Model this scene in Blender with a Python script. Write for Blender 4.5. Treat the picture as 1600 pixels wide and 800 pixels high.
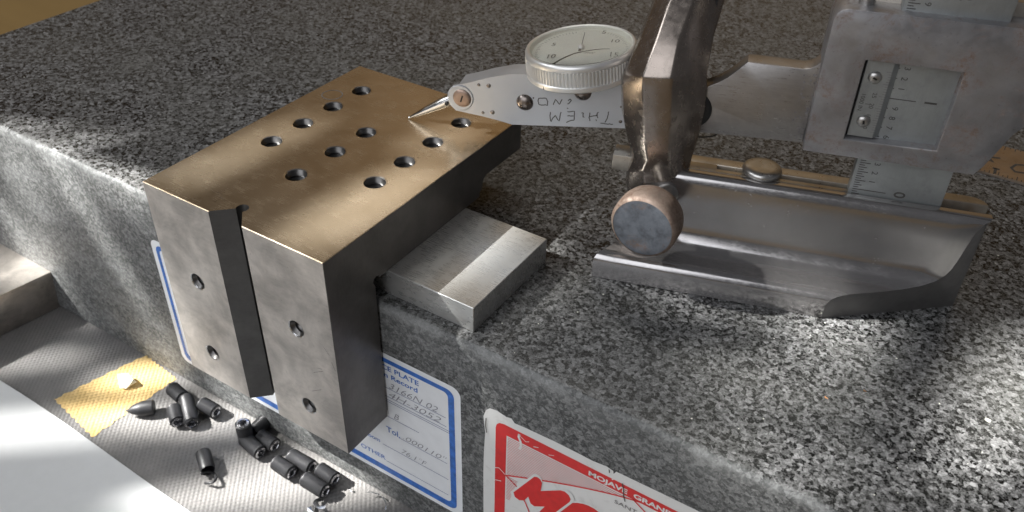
import bpy, bmesh, math, random
import numpy as np
from mathutils import Vector, Matrix
random.seed(4); np.random.seed(4)
PI = math.pi
sc = bpy.context.scene
for o in list(bpy.data.objects): bpy.data.objects.remove(o)
sc.unit_settings.scale_length = 0.01          # one unit is one centimetre
COL = sc.collection

# ------------------------------------------------------------------ camera
CAM = np.array([12.13595, -11.35437, 14.82187])
ROT = np.array([[0.8424635, 0.5383247, 0.0214893], [0.3377877, -0.4967141, -0.7994839], [-0.4197079, 0.6807948, -0.600303]])   # rows: right, down, forward
FPX = 1367.625
cam = bpy.data.cameras.new('camera'); camo = bpy.data.objects.new('camera', cam); COL.objects.link(camo)
camo.matrix_world = Matrix([[ROT[0][i], -ROT[1][i], -ROT[2][i], CAM[i]] for i in range(3)] + [[0, 0, 0, 1]])
cam.lens = FPX / 1600 * 36; cam.sensor_width = 36
cam.clip_start = 0.5; cam.clip_end = 2000
cam.dof.use_dof = True; cam.dof.focus_distance = 23.0; cam.dof.aperture_fstop = 0.30
sc.camera = camo
sc.view_settings.view_transform = 'Standard'; sc.view_settings.look = 'None'
sc.view_settings.exposure = 0.0; sc.view_settings.gamma = 1.0

# ------------------------------------------------------------------ light
world = bpy.data.worlds.new('World'); sc.world = world; world.use_nodes = True
world.node_tree.nodes['Background'].inputs[0].default_value = (0.92, 0.93, 1.0, 1)
world.node_tree.nodes['Background'].inputs[1].default_value = 0.085

def aim(o, target, up=(0, 0, 1)):
    z = (Vector(o.location) - Vector(target)).normalized()
    x = Vector(up).cross(z).normalized(); y = z.cross(x)
    o.matrix_world = Matrix(((x[0], y[0], z[0], o.location[0]), (x[1], y[1], z[1], o.location[1]), (x[2], y[2], z[2], o.location[2]), (0, 0, 0, 1)))

def area(name, loc, target, sx, sy, power, col=(1, 1, 1)):
    l = bpy.data.lights.new(name, 'AREA'); l.shape = 'RECTANGLE'; l.size = sx; l.size_y = sy; l.energy = power; l.color = col
    o = bpy.data.objects.new(name, l); COL.objects.link(o); o.location = loc; aim(o, target); return o

area('window_light', (-95, -60, 85), (0, 0, 0), 50, 40, 45000, (0.93, 0.96, 1.0))
area('wall_fill_light', (-60, 60, 150), (-75, 150, 40), 60, 40, 88000, (1.0, 0.98, 0.93))  # added unseen lamp, brightens the back wall that the steel mirrors
area('front_fill_light', (-8, -105, 58), (0, 0, -2), 110, 96, 70000, (0.93, 0.95, 1.0))  # added broad fill from the front, no known window behind it

SUNPOS = Vector((-115, -62, 118))
def sunpatch(x, y, z, w, l, ang, power, blend=.35, soft=.7, col=(1.0, 0.985, 0.95)):
    """a patch of sun coming through the gaps of the blind: cone from the window, elongated"""
    t = Vector((x, y, z)); d = (t - SUNPOS); D = d.length; zc = -d.normalized()
    v = Vector((math.cos(ang), math.sin(ang), 0)); ax = (v - zc * v.dot(zc)).normalized(); ay = zc.cross(ax)
    s = bpy.data.lights.new('sun_through_blind', 'SPOT'); s.energy = power * 4 * PI * PI * D * D * (w / l if w < l else 1) ** 0; s.color = col
    s.shadow_soft_size = soft; s.spot_blend = blend; s.spot_size = 2 * math.atan(l / 2 / D); s.show_cone = False
    o = bpy.data.objects.new('sun_through_blind', s); COL.objects.link(o)
    r = w / l
    o.matrix_world = Matrix(((ax[0], ay[0] * r, zc[0], SUNPOS[0]), (ax[1], ay[1] * r, zc[1], SUNPOS[1]), (ax[2], ay[2] * r, zc[2], SUNPOS[2]), (0, 0, 0, 1)))
    return o

# ------------------------------------------------------------------ helpers
def ray(px, py):
    return ROT.T @ np.array([(px - 800) / FPX, (py - 400) / FPX, 1.0])
def onp(px, py, P, n):
    d = ray(px, py); P = np.array(P, float); n = np.array(n, float)
    return Vector(CAM + d * (((P - CAM) @ n) / (d @ n)))
def onz(px, py, z): return onp(px, py, (0, 0, z), (0, 0, 1))
TH = math.radians(17.45)
E1 = Vector((math.cos(TH), math.sin(TH), 0)); E2 = Vector((-math.sin(TH), math.cos(TH), 0)); EZ = Vector((0, 0, 1))
O = Vector((12.87, 9.94, 0))
def W(a, b, z): return O + E1 * a + E2 * b + EZ * z
def one(px, py, e2): return onp(px, py, O + E2 * e2, E2)
def G(v): v = v - O; return (v.dot(E1), v.dot(E2), v.z)

def tag(o, label=None, cat=None, group=None, kind=None):
    if label: o['label'] = label
    if cat: o['category'] = cat
    if group: o['group'] = group
    if kind: o['kind'] = kind
    return o
def thing(name, label, cat, loc=(0, 0, 0), group=None):
    o = bpy.data.objects.new(name, None); COL.objects.link(o); o.location = loc; o.empty_display_size = .5
    return tag(o, label, cat, group)
def wloc(o):
    v = Vector((0, 0, 0))
    while o is not None:
        v += Vector(o.location); o = o.parent
    return v
def link(name, me, mat, parent=None, smooth=30, local=False):
    if mat is not None:
        me.materials.clear(); me.materials.append(mat)
    if smooth:
        me.shade_smooth(); me.set_sharp_from_angle(angle=math.radians(smooth))
    o = bpy.data.objects.new(name, me); COL.objects.link(o)
    if parent is not None:
        if not local: me.transform(Matrix.Translation(-wloc(parent)))
        o.parent = parent
    return o
def mesh(verts, faces):
    me = bpy.data.meshes.new('m'); me.from_pydata([tuple(v) for v in verts], [], faces); me.validate(); me.update(); return me
def recalc(me):
    bm = bmesh.new(); bm.from_mesh(me); bmesh.ops.recalc_face_normals(bm, faces=bm.faces); bm.to_mesh(me); bm.free(); return me
def bevel_mesh(me, w, seg=2, ang=30):
    bm = bmesh.new(); bm.from_mesh(me); bmesh.ops.remove_doubles(bm, verts=bm.verts, dist=1e-5)
    bmesh.ops.recalc_face_normals(bm, faces=bm.faces)
    ed = [e for e in bm.edges if len(e.link_faces) == 2 and e.calc_face_angle(0) > math.radians(ang)]
    bmesh.ops.bevel(bm, geom=ed, offset=w, segments=seg, profile=.5, affect='EDGES', clamp_overlap=True)
    bm.to_mesh(me); bm.free(); return me
def extrude(pts, d, bev=0, seg=2):
    """closed polygon of 3D points pushed along vector d"""
    n = len(pts); pts = [Vector(p) for p in pts]; d = Vector(d)
    v = pts + [p + d for p in pts]
    f = [tuple(range(n)), tuple(range(2 * n - 1, n - 1, -1))] + [(i, (i + 1) % n, (i + 1) % n + n, i + n) for i in range(n)]
    me = recalc(mesh(v, f))
    if bev: bevel_mesh(me, bev, seg)
    return me
def boxm(o, a, b, c, bev=0, seg=2):
    o, a, b, c = Vector(o), Vector(a), Vector(b), Vector(c)
    return extrude([o, o + a, o + a + b, o + b], c, bev, seg)
def lathe(profile, n=48, origin=(0, 0, 0), axis=(0, 0, 1), xdir=None, closed=False):
    """profile of (radius, height) turned about axis"""
    z = Vector(axis).normalized(); x = Vector(xdir) if xdir is not None else (Vector((1, 0, 0)) if abs(z.x) < .9 else Vector((0, 1, 0)))
    x = (x - z * x.dot(z)).normalized(); y = z.cross(x); o = Vector(origin); v = []; f = []
    for r, h in profile:
        for k in range(n):
            a = 2 * PI * k / n; v.append(o + z * h + (x * math.cos(a) + y * math.sin(a)) * max(r, 1e-5))
    m = len(profile)
    for i in range(m - 1 if not closed else m):
        for k in range(n):
            a, b = i * n + k, i * n + (k + 1) % n; j = ((i + 1) % m) * n
            f.append((a, b, j + (k + 1) % n, j + k))
    me = mesh(v, f); bm = bmesh.new(); bm.from_mesh(me); bmesh.ops.remove_doubles(bm, verts=bm.verts, dist=3e-5)
    bmesh.ops.recalc_face_normals(bm, faces=bm.faces); bm.to_mesh(me); bm.free(); return me
def join(ms):
    bm = bmesh.new()
    for m in ms: bm.from_mesh(m)
    me = bpy.data.meshes.new('m'); bm.to_mesh(me); bm.free(); return me
def difference(me, cutters):
    """cut the joined cutters out of a mesh"""
    a = bpy.data.objects.new('tmp', me); COL.objects.link(a)
    for c in cutters:
        b = bpy.data.objects.new('tmp', c); COL.objects.link(b)
        m = a.modifiers.new('b', 'BOOLEAN'); m.operation = 'DIFFERENCE'; m.solver = 'EXACT'; m.object = b
    dg = bpy.context.evaluated_depsgraph_get(); out = bpy.data.meshes.new_from_object(a.evaluated_get(dg))
    for o in [o for o in bpy.data.objects if o.name.startswith('tmp')]: bpy.data.objects.remove(o)
    return out
def ribbon(pts, w, nrm, off=0.0, h=None):
    """thin flat stroke through pts with width w, lying on a face of normal nrm"""
    nrm = Vector(nrm).normalized(); pts = [Vector(p) + nrm * off for p in pts]; v = []; f = []
    for i, p in enumerate(pts):
        d = (pts[min(i + 1, len(pts) - 1)] - pts[max(i - 1, 0)])
        if d.length < 1e-6: d = Vector((1, 0, 0))
        s = d.normalized().cross(nrm) * w / 2
        v += [p + s, p - s]
    for i in range(len(pts) - 1): f.append((2 * i, 2 * i + 1, 2 * i + 3, 2 * i + 2))
    return mesh(v, f)
def tube(pts, r, n=6):
    pts = [Vector(p) for p in pts]; v = []; f = []; rr = r if isinstance(r, (list, tuple)) else [r] * len(pts)
    for i, p in enumerate(pts):
        d = (pts[min(i + 1, len(pts) - 1)] - pts[max(i - 1, 0)]).normalized()
        u = d.cross(Vector((0.3, 0.2, 1))).normalized(); w = d.cross(u)
        for k in range(n): v.append(p + (u * math.cos(2 * PI * k / n) + w * math.sin(2 * PI * k / n)) * rr[i])
    for i in range(len(pts) - 1):
        for k in range(n): f.append((i * n + k, i * n + (k + 1) % n, (i + 1) * n + (k + 1) % n, (i + 1) * n + k))
    f += [tuple(range(n - 1, -1, -1)), tuple(range((len(pts) - 1) * n, len(pts) * n))]
    return recalc(mesh(v, f))
def text(s, size, loc, xd, yd, bold=0, shear=0, width=None, align='LEFT', spacing=1):
    cu = bpy.data.curves.new('t', 'FONT'); cu.body = s; cu.size = size; cu.shear = shear; cu.align_x = align; cu.offset = bold; cu.space_character = spacing; cu.resolution_u = 3
    o = bpy.data.objects.new('tmpt', cu); COL.objects.link(o); bpy.context.view_layer.update()
    me = bpy.data.meshes.new_from_object(o.evaluated_get(bpy.context.evaluated_depsgraph_get())); bpy.data.objects.remove(o)
    xd = Vector(xd).normalized(); yd = Vector(yd).normalized(); zd = xd.cross(yd); loc = Vector(loc)
    sx = 1
    if width:
        xs = [v.co.x for v in me.vertices]; w = max(xs) - min(xs); sx = width / w
    me.transform(Matrix(((xd[0] * sx, yd[0], zd[0], loc[0]), (xd[1] * sx, yd[1], zd[1], loc[1]), (xd[2] * sx, yd[2], zd[2], loc[2]), (0, 0, 0, 1))))
    return me
def shape(outline, holes, fn):
    """filled flat outline with holes (2D), then mapped to 3D by fn(x, y)"""
    cu = bpy.data.curves.new('s', 'CURVE'); cu.dimensions = '2D'; cu.fill_mode = 'FRONT'
    for pl in [outline] + list(holes):
        sp = cu.splines.new('POLY'); sp.points.add(len(pl) - 1); sp.use_cyclic_u = True
        for i, p in enumerate(pl): sp.points[i].co = (p[0], p[1], 0, 1)
    o = bpy.data.objects.new('tmps', cu); COL.objects.link(o); bpy.context.view_layer.update()
    me = bpy.data.meshes.new_from_object(o.evaluated_get(bpy.context.evaluated_depsgraph_get())); bpy.data.objects.remove(o)
    bm = bmesh.new(); bm.from_mesh(me); bmesh.ops.remove_doubles(bm, verts=bm.verts, dist=1e-4); bm.to_mesh(me); bm.free()
    for v in me.vertices: v.co = fn(v.co.x, v.co.y)
    me.update(); return me
def solid(me, d):
    """push a flat filled mesh along d to a closed solid"""
    bm = bmesh.new(); bm.from_mesh(me); r = bmesh.ops.extrude_face_region(bm, geom=list(bm.faces) )
    bmesh.ops.translate(bm, verts=[g for g in r['geom'] if isinstance(g, bmesh.types.BMVert)], vec=Vector(d))
    # keep original faces as the other cap
    bmesh.ops.recalc_face_normals(bm, faces=bm.faces); bm.to_mesh(me); bm.free(); return me
def rounded(x0, y0, x1, y1, r, n=6):
    p = []
    for cx, cy, a in ((x1 - r, y1 - r, 0), (x0 + r, y1 - r, PI / 2), (x0 + r, y0 + r, PI), (x1 - r, y0 + r, 1.5 * PI)):
        for k in range(n + 1): t = a + PI / 2 * k / n; p.append((cx + r * math.cos(t), cy + r * math.sin(t)))
    return p

# ------------------------------------------------------------------ materials
class NT:
    def __init__(s, name):
        s.m = bpy.data.materials.new(name); s.m.use_nodes = True; s.t = s.m.node_tree; s.b = s.t.nodes['Principled BSDF']; s._c = None
    def n(s, typ, **k):
        x = s.t.nodes.new(typ)
        for a, v in k.items(): setattr(x, a, v)
        return x
    def l(s, a, b): s.t.links.new(a, b)
    def coord(s, scale=(1, 1, 1), rot=(0, 0, 0)):
        tc = s.n('ShaderNodeTexCoord'); mp = s.n('ShaderNodeMapping'); s.l(tc.outputs['Object'], mp.inputs[0])
        mp.inputs['Scale'].default_value = scale; mp.inputs['Rotation'].default_value = rot; return mp.outputs[0]
    def noise(s, co, scale, detail=4, rough=.55, dist=0):
        x = s.n('ShaderNodeTexNoise'); s.l(co, x.inputs['Vector']); x.inputs['Scale'].default_value = scale; x.inputs['Detail'].default_value = detail
        x.inputs['Roughness'].default_value = rough; x.inputs['Distortion'].default_value = dist; return x.outputs['Fac']
    def ramp(s, fac, stops, interp='LINEAR'):
        r = s.n('ShaderNodeValToRGB'); s.l(fac, r.inputs[0]); e = r.color_ramp.elements; r.color_ramp.interpolation = interp
        while len(e) < len(stops): e.new(.5)
        for i, (p, c) in enumerate(stops):
            e[i].position = p; e[i].color = (c, c, c, 1) if not isinstance(c, (tuple, list)) else (*c, 1)
        return r.outputs[0]
    def mix(s, fac, a, b, mode='MIX'):
        x = s.n('ShaderNodeMix', data_type='RGBA', blend_type=mode)
        for inp, v in ((x.inputs[0], fac), (x.inputs[6], a), (x.inputs[7], b)):
            if isinstance(v, (int, float)): inp.default_value = v
            elif isinstance(v, (tuple, list)): inp.default_value = (*v, 1)
            else: s.l(v, inp)
        return x.outputs[2]
    def math(s, op, a, b=0.0, clamp=False):
        x = s.n('ShaderNodeMath', operation=op, use_clamp=clamp)
        for i, v in enumerate((a, b)):
            if isinstance(v, (int, float)): x.inputs[i].default_value = v
            else: s.l(v, x.inputs[i])
        return x.outputs[0]
    def bump(s, h, strength=.3, dist=.02):
        b = s.n('ShaderNodeBump'); b.inputs['Strength'].default_value = strength; b.inputs['Distance'].default_value = dist
        s.l(h, b.inputs['Height']); s.l(b.outputs[0], s.b.inputs['Normal'])
    def set(s, **k):
        for a, v in k.items():
            i = s.b.inputs[a.replace('_', ' ')]
            if isinstance(v, (int, float)): i.default_value = v
            elif isinstance(v, (tuple, list)): i.default_value = (*v, 1)
            else: s.l(v, i)
        return s

def plain(name, col, rough=.5, metal=0, spec=.5, noise=.12, nscale=3):
    a = NT(name); co = a.coord(); f = a.noise(co, nscale, 5)
    c = a.mix(a.ramp(f, [(.3, 0), (.7, 1)]), tuple(x * (1 - noise) for x in col), tuple(min(1, x * (1 + noise)) for x in col))
    r = a.ramp(f, [(.3, max(0, rough - .06)), (.7, min(1, rough + .08))])
    a.set(Base_Color=c, Roughness=r, Metallic=metal); a.b.inputs['Specular IOR Level'].default_value = spec; return a.m

def steel(name, col=(.52, .5, .47), rough=.25, stretch=(1, 14, 1), rot=(0, 0, 0), stain=.25, rust=0, metal=.9, scratch=.25, pit=.0, stainc=None, sscale=.9, bump=.12, fleck=.35):
    a = NT(name); co = a.coord(); g = a.coord(stretch, rot)
    fine = a.noise(g, 3.2, 3, .6)                       # brushed grinding lines
    blot = a.noise(co, sscale, 6, .6, .4); blot2 = a.noise(co, sscale * 4, 5, .65)
    c = a.mix(a.ramp(blot, [(.38, 0), (.62, 1)]), tuple(x * (1 - stain) for x in col) if stainc is None else stainc, col)
    c = a.mix(a.math('MULTIPLY', a.ramp(fine, [(.35, 0), (.7, 1)]), scratch), c, tuple(min(1, x * 1.35) for x in col))
    c = a.mix(a.math('MULTIPLY', a.ramp(blot2, [(.5, 0), (.75, 1)]), fleck), c, tuple(x * .62 for x in col))
    r = a.math('ADD', a.ramp(fine, [(.3, rough - .05), (.7, rough + .07)]), a.ramp(blot2, [(.45, 0), (.75, .1)]))
    if pit:
        sp = a.noise(co, 9, 4, .8); pm = a.ramp(sp, [(.62, 0), (.68, 1)]); c = a.mix(a.math('MULTIPLY', pm, pit), c, (.05, .04, .035))
    if rust:
        rn = a.noise(co, 1.3, 6, .7, .6); rn2 = a.noise(co, 8, 5, .8)
        rm = a.math('MULTIPLY', a.ramp(rn, [(.64 - rust * .3, 0), (.74 - rust * .2, 1)]), a.ramp(rn2, [(.4, .15), (.62, 1)]))
        c = a.mix(rm, c, (.17, .105, .07)); r = a.math('ADD', r, a.math('MULTIPLY', rm, .35)); mt = a.math('MULTIPLY', a.math('SUBTRACT', 1.0, a.math('MULTIPLY', rm, .8)), metal)
        a.set(Metallic=mt)
    else: a.set(Metallic=metal)
    a.set(Base_Color=c, Roughness=r); a.bump(fine, bump, .004); return a.m

def granite():
    a = NT('granite_stone'); co = a.coord()
    wob = a.n('ShaderNodeTexNoise'); a.l(co, wob.inputs['Vector']); wob.inputs['Scale'].default_value = 5; wob.inputs['Detail'].default_value = 3
    vm = a.n('ShaderNodeVectorMath', operation='MULTIPLY_ADD'); a.l(wob.outputs['Color'], vm.inputs[0]); vm.inputs[1].default_value = (.09, .09, .09); a.l(co, vm.inputs[2])
    co2 = vm.outputs[0]
    def vor(scale):
        v = a.n('ShaderNodeTexVoronoi'); a.l(co2, v.inputs['Vector']); v.inputs['Scale'].default_value = scale
        s = a.n('ShaderNodeSeparateColor'); a.l(v.outputs['Color'], s.inputs[0]); return s.outputs[0]
    v1 = vor(10.5); v2 = vor(26)
    nz = a.noise(co, 4.6, 7, .8)
    f = a.math('ADD', a.math('ADD', a.math('MULTIPLY', v1, .38), a.math('MULTIPLY', v2, .26)), a.math('MULTIPLY', nz, .5))
    top = a.ramp(f, [(.38, .006), (.46, .018), (.53, .06), (.61, .12), (.74, .22), (.88, .38)])
    big = a.noise(co, .25, 3, .6)
    top = a.mix(a.ramp(big, [(.35, 0), (.7, .35)]), top, (.17, .17, .155))
    # sawn, dusty side
    dust = a.noise(co, 1.2, 7, .7); dust2 = a.noise(a.coord((.25, 1, 1.2), (0, .5, 0)), .7, 5, .65, .5)
    side = a.mix(a.ramp(f, [(.4, 0), (.75, 1)]), (.06, .063, .063), (.20, .205, .20))
    side = a.mix(a.ramp(dust, [(.42, 0), (.75, .45)]), side, (.25, .26, .26))
    side = a.mix(a.ramp(dust2, [(.5, 0), (.72, .45)]), side, (.34, .35, .35))
    side = a.mix(.38, side, top)
    ge = a.n('ShaderNodeNewGeometry'); sx = a.n('ShaderNodeSeparateXYZ'); a.l(ge.outputs['True Normal'], sx.inputs[0])
    isside = a.math('LESS_THAN', sx.outputs[2], .97)
    px = a.n('ShaderNodeSeparateXYZ'); tc = a.n('ShaderNodeTexCoord'); a.l(tc.outputs['Object'], px.inputs[0])
    c = a.mix(isside, top, side)
    # worn, chipped arris; its pale crystals also paint in the glare along the edge
    en = a.noise(co, 6, 6, .8); en2 = a.noise(co, .8, 3, .6)
    yy = a.math('ADD', a.math('ADD', a.math('ADD', px.outputs[1], 30.0), a.math('MULTIPLY', en, -.5)), a.math('MULTIPLY', en2, -.35))
    near = a.math('SUBTRACT', 1.0, a.math('MULTIPLY', a.math('ABSOLUTE', a.math('SUBTRACT', yy, 1.38)), 4.2), True)
    nearz = a.math('SUBTRACT', 1.0, a.math('MULTIPLY', a.math('ABSOLUTE', a.math('ADD', a.math('ADD', px.outputs[2], -8.333), a.math('MULTIPLY', en, .3))), 4.0), True)
    em = a.math('MULTIPLY', a.math('MULTIPLY', near, nearz), a.ramp(en, [(.3, .15), (.6, 1)]))
    c = a.mix(a.math('MULTIPLY', a.math('MULTIPLY', em, a.ramp(en2, [(.42, .15), (.6, 1)])), .75), c, (.46, .47, .46))
    r = a.mix(isside, a.ramp(f, [(.4, .26), (.8, .42)]), (.6, .6, .6))
    a.set(Base_Color=c, Roughness=r); a.b.inputs['Specular IOR Level'].default_value = .38
    h = a.math('ADD', a.math('MULTIPLY', isside, a.noise(co, 14, 6, .8)), a.math('MULTIPLY', f, .12)); a.bump(h, .45, .03)
    return a.m

M = {}
M['granite'] = granite()
M['top'] = steel('ground_steel_top', (.61, .50, .36), .20, (.8, 26, 1), (0, 0, .1), .16, metal=.82, scratch=.3, sscale=.45, stainc=(.46, .36, .24), bump=.05, fleck=.08)  # golden tint paints in part of the brown wall's reflection
M['blockface'] = steel('stained_steel', (.62, .57, .52), .33, (1, 1, 6), (0, 0, 0), .42, metal=.75, scratch=.15, pit=.4, sscale=.8, fleck=.45)
M['bar'] = steel('parallel_steel', (.60, .60, .58), .27, (.7, 26, 2), (0, 0, 0), .04, metal=.72, scratch=.3, sscale=.5, fleck=.0)
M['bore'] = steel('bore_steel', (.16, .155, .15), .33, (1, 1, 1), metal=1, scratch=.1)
M['gauge'] = steel('gauge_steel', (.37, .365, .375), .34, (1, 1, 1), stain=.3, rust=.52, metal=.6, scratch=.1, pit=.45, sscale=.8, bump=.25)
M['beam'] = steel('satin_beam_steel', (.38, .40, .40), .42, (14, 1, 1), stain=.15, metal=.6, scratch=.2, pit=.15)
M['arm'] = steel('brushed_arm_steel', (.39, .375, .365), .30, (1, 1, 16), stain=.2, metal=.8, scratch=.3, sscale=.7, pit=.15)
M['base'] = steel('polished_base_steel', (.47, .455, .45), .15, (.6, 12, 12), (0, 0, -TH), .06, metal=.9, scratch=.15, sscale=.6, bump=.05, fleck=.06)
M['baseend'] = steel('dull_base_end', (.16, .155, .15), .5, (6, 6, 1), metal=.6, scratch=.2)
M['clamp'] = steel('forged_steel', (.33, .285, .25), .21, (2, 2, 2), stain=.2, metal=.85, scratch=.15, rust=.05, sscale=1.0, bump=.2, fleck=.2)
M['knobside'] = steel('rusty_knob', (.38, .30, .25), .42, (3, 3, 3), stain=.4, rust=.9, metal=.6, scratch=.1, sscale=1.5, bump=.6)
M['knobface'] = steel('worn_knob_face', (.15, .165, .19), .48, (3, 3, 3), stain=.45, rust=.3, metal=.45, scratch=.35, pit=.5, sscale=3.5, bump=.6)
M['satin'] = plain('satin_chrome', (.56, .58, .61), .42, .55, noise=.04, nscale=1.5)
M['chrome'] = plain('bezel_aluminium', (.80, .80, .78), .34, .6, noise=.02, nscale=2)
M['needle'] = plain('polished_stylus', (.86, .86, .86), .16, 1.0, noise=.02)
M['screwbrown'] = steel('tarnished_screw', (.42, .31, .25), .35, (3, 3, 3), stain=.3, metal=.8, rust=.2)
M['rivet'] = plain('dark_rivet', (.23, .20, .18), .28, .9, noise=.2, nscale=6)
M['bolt'] = steel('bright_screw', (.55, .54, .52), .3, (3, 3, 3), stain=.3, metal=.9)
M['black'] = plain('black_metal', (.02, .02, .02), .45, .2, noise=.3)
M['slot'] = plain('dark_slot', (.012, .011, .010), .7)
M['ink'] = plain('engraved_black', (.07, .067, .062), .6, noise=.3, nscale=9)
M['faint'] = plain('worn_stamping', (.24, .23, .23), .5, .3, noise=.3, nscale=9)
M['dial'] = plain('cream_dial_card', (.86, .87, .78), .55, noise=.03)
M['dialink'] = plain('faded_dial_print', (.15, .15, .125), .6)
M['oxide'] = plain('black_oxide', (.022, .022, .024), .46, .2, noise=.25, nscale=5)
M['socket'] = plain('bright_socket_end', (.42, .42, .44), .25, 1, noise=.5, nscale=14)
M['rule'] = steel('tarnished_rule_steel', (.50, .40, .31), .30, (1, 1, 1), stain=.2, metal=.85, rust=.1)  # brown of the steel is a painted reflection, with light rust over it
M['ruleedge'] = plain('rule_edge', (.62, .62, .60), .4, .6)
M['brass'] = plain('brass_chip', (.75, .38, .16), .35, 1)
M['chip'] = plain('bright_swarf', (.82, .82, .82), .22, 1)
M['plastic'] = plain('white_plastic', (.86, .86, .76), .45)
M['white'] = plain('sticker_white', (.86, .88, .90), .38, noise=.03)
M['blue'] = plain('sticker_blue', (.05, .17, .54), .4, noise=.35, nscale=4)
M['blueline'] = plain('sticker_fine_print', (.10, .12, .28), .45, noise=.2, nscale=8)
M['pencil'] = plain('ballpoint_handwriting', (.28, .28, .31), .5, noise=.3, nscale=8)
M['red'] = plain('sticker_red', (.68, .035, .035), .38, noise=.1, nscale=5)
M['redline'] = plain('sticker_red_fine', (.62, .20, .19), .4, noise=.15)
M['paper'] = plain('white_paper', (.66, .67, .67), .7, noise=.02)
def aged(name, col, dirt):
    a = NT(name); co = a.coord(); f = a.noise(co, 1.6, 7, .75, .8); s = a.noise(a.coord((1, 1, 5)), 5, 5, .8)
    c = a.mix(a.ramp(f, [(.55, 0), (.72, .6)]), col, dirt); c = a.mix(a.ramp(s, [(.68, 0), (.74, .6)]), c, (.3, .28, .26)); a.set(Base_Color=c, Roughness=.42); a.bump(f, .3, .02); return a.m
M['oldwhite'] = aged('scuffed_sticker_white', (.76, .76, .74), (.55, .53, .50))
def matm(name, lo, hi):
    a = NT(name); co = a.coord(); f = a.noise(co, .6, 5, .6); sp = a.noise(co, 9, 3, .7)
    ge = a.n('ShaderNodeSeparateXYZ'); tc = a.n('ShaderNodeTexCoord'); a.l(tc.outputs['Object'], ge.inputs[0])
    c = a.mix(a.ramp(f, [(.3, 0), (.7, 1)]), lo, hi); c = a.mix(a.ramp(sp, [(.55, 0), (.75, .5)]), c, tuple(x * .6 for x in lo))
    a.set(Base_Color=c, Roughness=.48); return a.m
M['mat'] = matm('woven_grey_vinyl', (.15, .146, .144), (.235, .225, .215))
M['tape'] = matm('yellow_tape', (.62, .42, .16), (.76, .56, .26))
def wood(name, c1, c2):
    a = NT(name); f = a.noise(a.coord((.12, 1, 1), (0, 0, .3)), .5, 6, .6); c = a.mix(f, c1, c2); a.set(Base_Color=c, Roughness=.55); return a.m
M['bench'] = wood('brown_bench', (.24, .155, .055), (.31, .20, .075))
M['wall'] = wood('brown_panel_wall', (.33, .20, .075), (.42, .27, .11))

# ------------------------------------------------------------------ setting
T = -8.333
def sheet(name, x0, y0, x1, y1, z, mat):
    return tag(link(name, mesh([(x0, y0, z), (x1, y0, z), (x1, y1, z), (x0, y1, z)], [(0, 1, 2, 3)]), mat, smooth=0), kind='structure')
sheet('bench_top', -260, -160, 160, 150, T - .06, M['bench'])
w = mesh([(-260, 150, -60), (160, 150, -60), (160, 150, 200), (-260, 150, 200)], [(0, 1, 2, 3)])
tag(link('back_wall', w, M['wall'], smooth=0), kind='structure')
w = mesh([(-260, -160, -60), (-260, 150, -60), (-260, 150, 200), (-260, -160, 200)], [(0, 1, 2, 3)])
tag(link('side_wall', w, M['wall'], smooth=0), kind='structure')

# ------------------------------------------------------------------ granite surface plate
GY = 1.773; GL = -24.0
gp = thing('granite_surface_plate', 'large grey speckled granite surface plate with stickers on its front side', 'surface plate', (10, 30, T))
gm = boxm((GL, GY, T), (80, 0, 0), (0, 62, 0), (0, 0, -T), .18, 4)
link('granite_slab', gm, M['granite'], gp)
NF = Vector((0, -1, 0))
def F(x, z, k=1): return Vector((x, GY - .006 * k, z))
# calibration sticker
cs = link('calibration_sticker', shape(rounded(-9.62, -7.15, 2.57, -1.78, .30, 8), [], lambda x, y: F(x, y, 1)), M['white'], gp, 0)
cs['label'] = 'white calibration record sticker with a blue border and handwriting'
link('blue_border', shape(rounded(-9.42, -6.97, 2.36, -1.96, .26, 8), [rounded(-9.27, -6.72, 2.16, -2.12, .16, 8)], lambda x, y: F(x, y, 2)), M['blue'], cs, 0)
X, Z = Vector((1, 0, 0)), Vector((0, 0, 1))
for s_, sz, x_, z_, bo_, w_ in (('SURFACE PLATE', .255, -1.05, -2.40, .004, 2.22), ('Calibration Record', .25, -1.35, -2.69, .004, 2.46), ('S/N', .25, -4.0, -3.10, 0, None), ('Grade', .25, -2.0, -4.30, 0, None),
    ('Tol.', .33, -.16, -5.02, .004, None), ('Room', .25, -1.08, -5.72, .002, None), ('OTHER', .25, -1.30, -6.43, .002, .98)):
    link('printed_words', text(s_, sz, F(x_, z_, 2), X, Z, bo_, width=w_), M['blue'], cs, 0)
lines = [(-9, 2.06, -3.12), (-9, 2.07, -3.47), (-9, 2.21, -3.60), (-9, 2.21, -3.68), (-1.2, 1.08, -4.33), (.28, 2.06, -5.03), (-.36, 2.08, -5.72), (-.28, 2.06, -6.44), (-5, 2.06, -6.95 + .3)]
tag(link('printed_lines', join([ribbon([F(a, z, 2), F(b, z, 2)], .018, NF) for a, b, z in lines[:-1]]), M['blueline'], cs, 0), kind='stuff')
for s_, sz, x_, z_, w_ in (('3166N 02', .34, .05, -3.08, 1.72), ('4H-3052', .33, 0, -3.44, 1.85), ('B', .34, .15, -4.27, None), ('.000110"', .30, .42, -4.98, 1.6), ('76.1\u00b0F', .30, .32, -5.66, .95)):
    link('handwritten_entry', text(s_, sz, F(x_, z_, 3), X, Z, -.004, .35, w_), M['pencil'], cs, 0)
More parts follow.
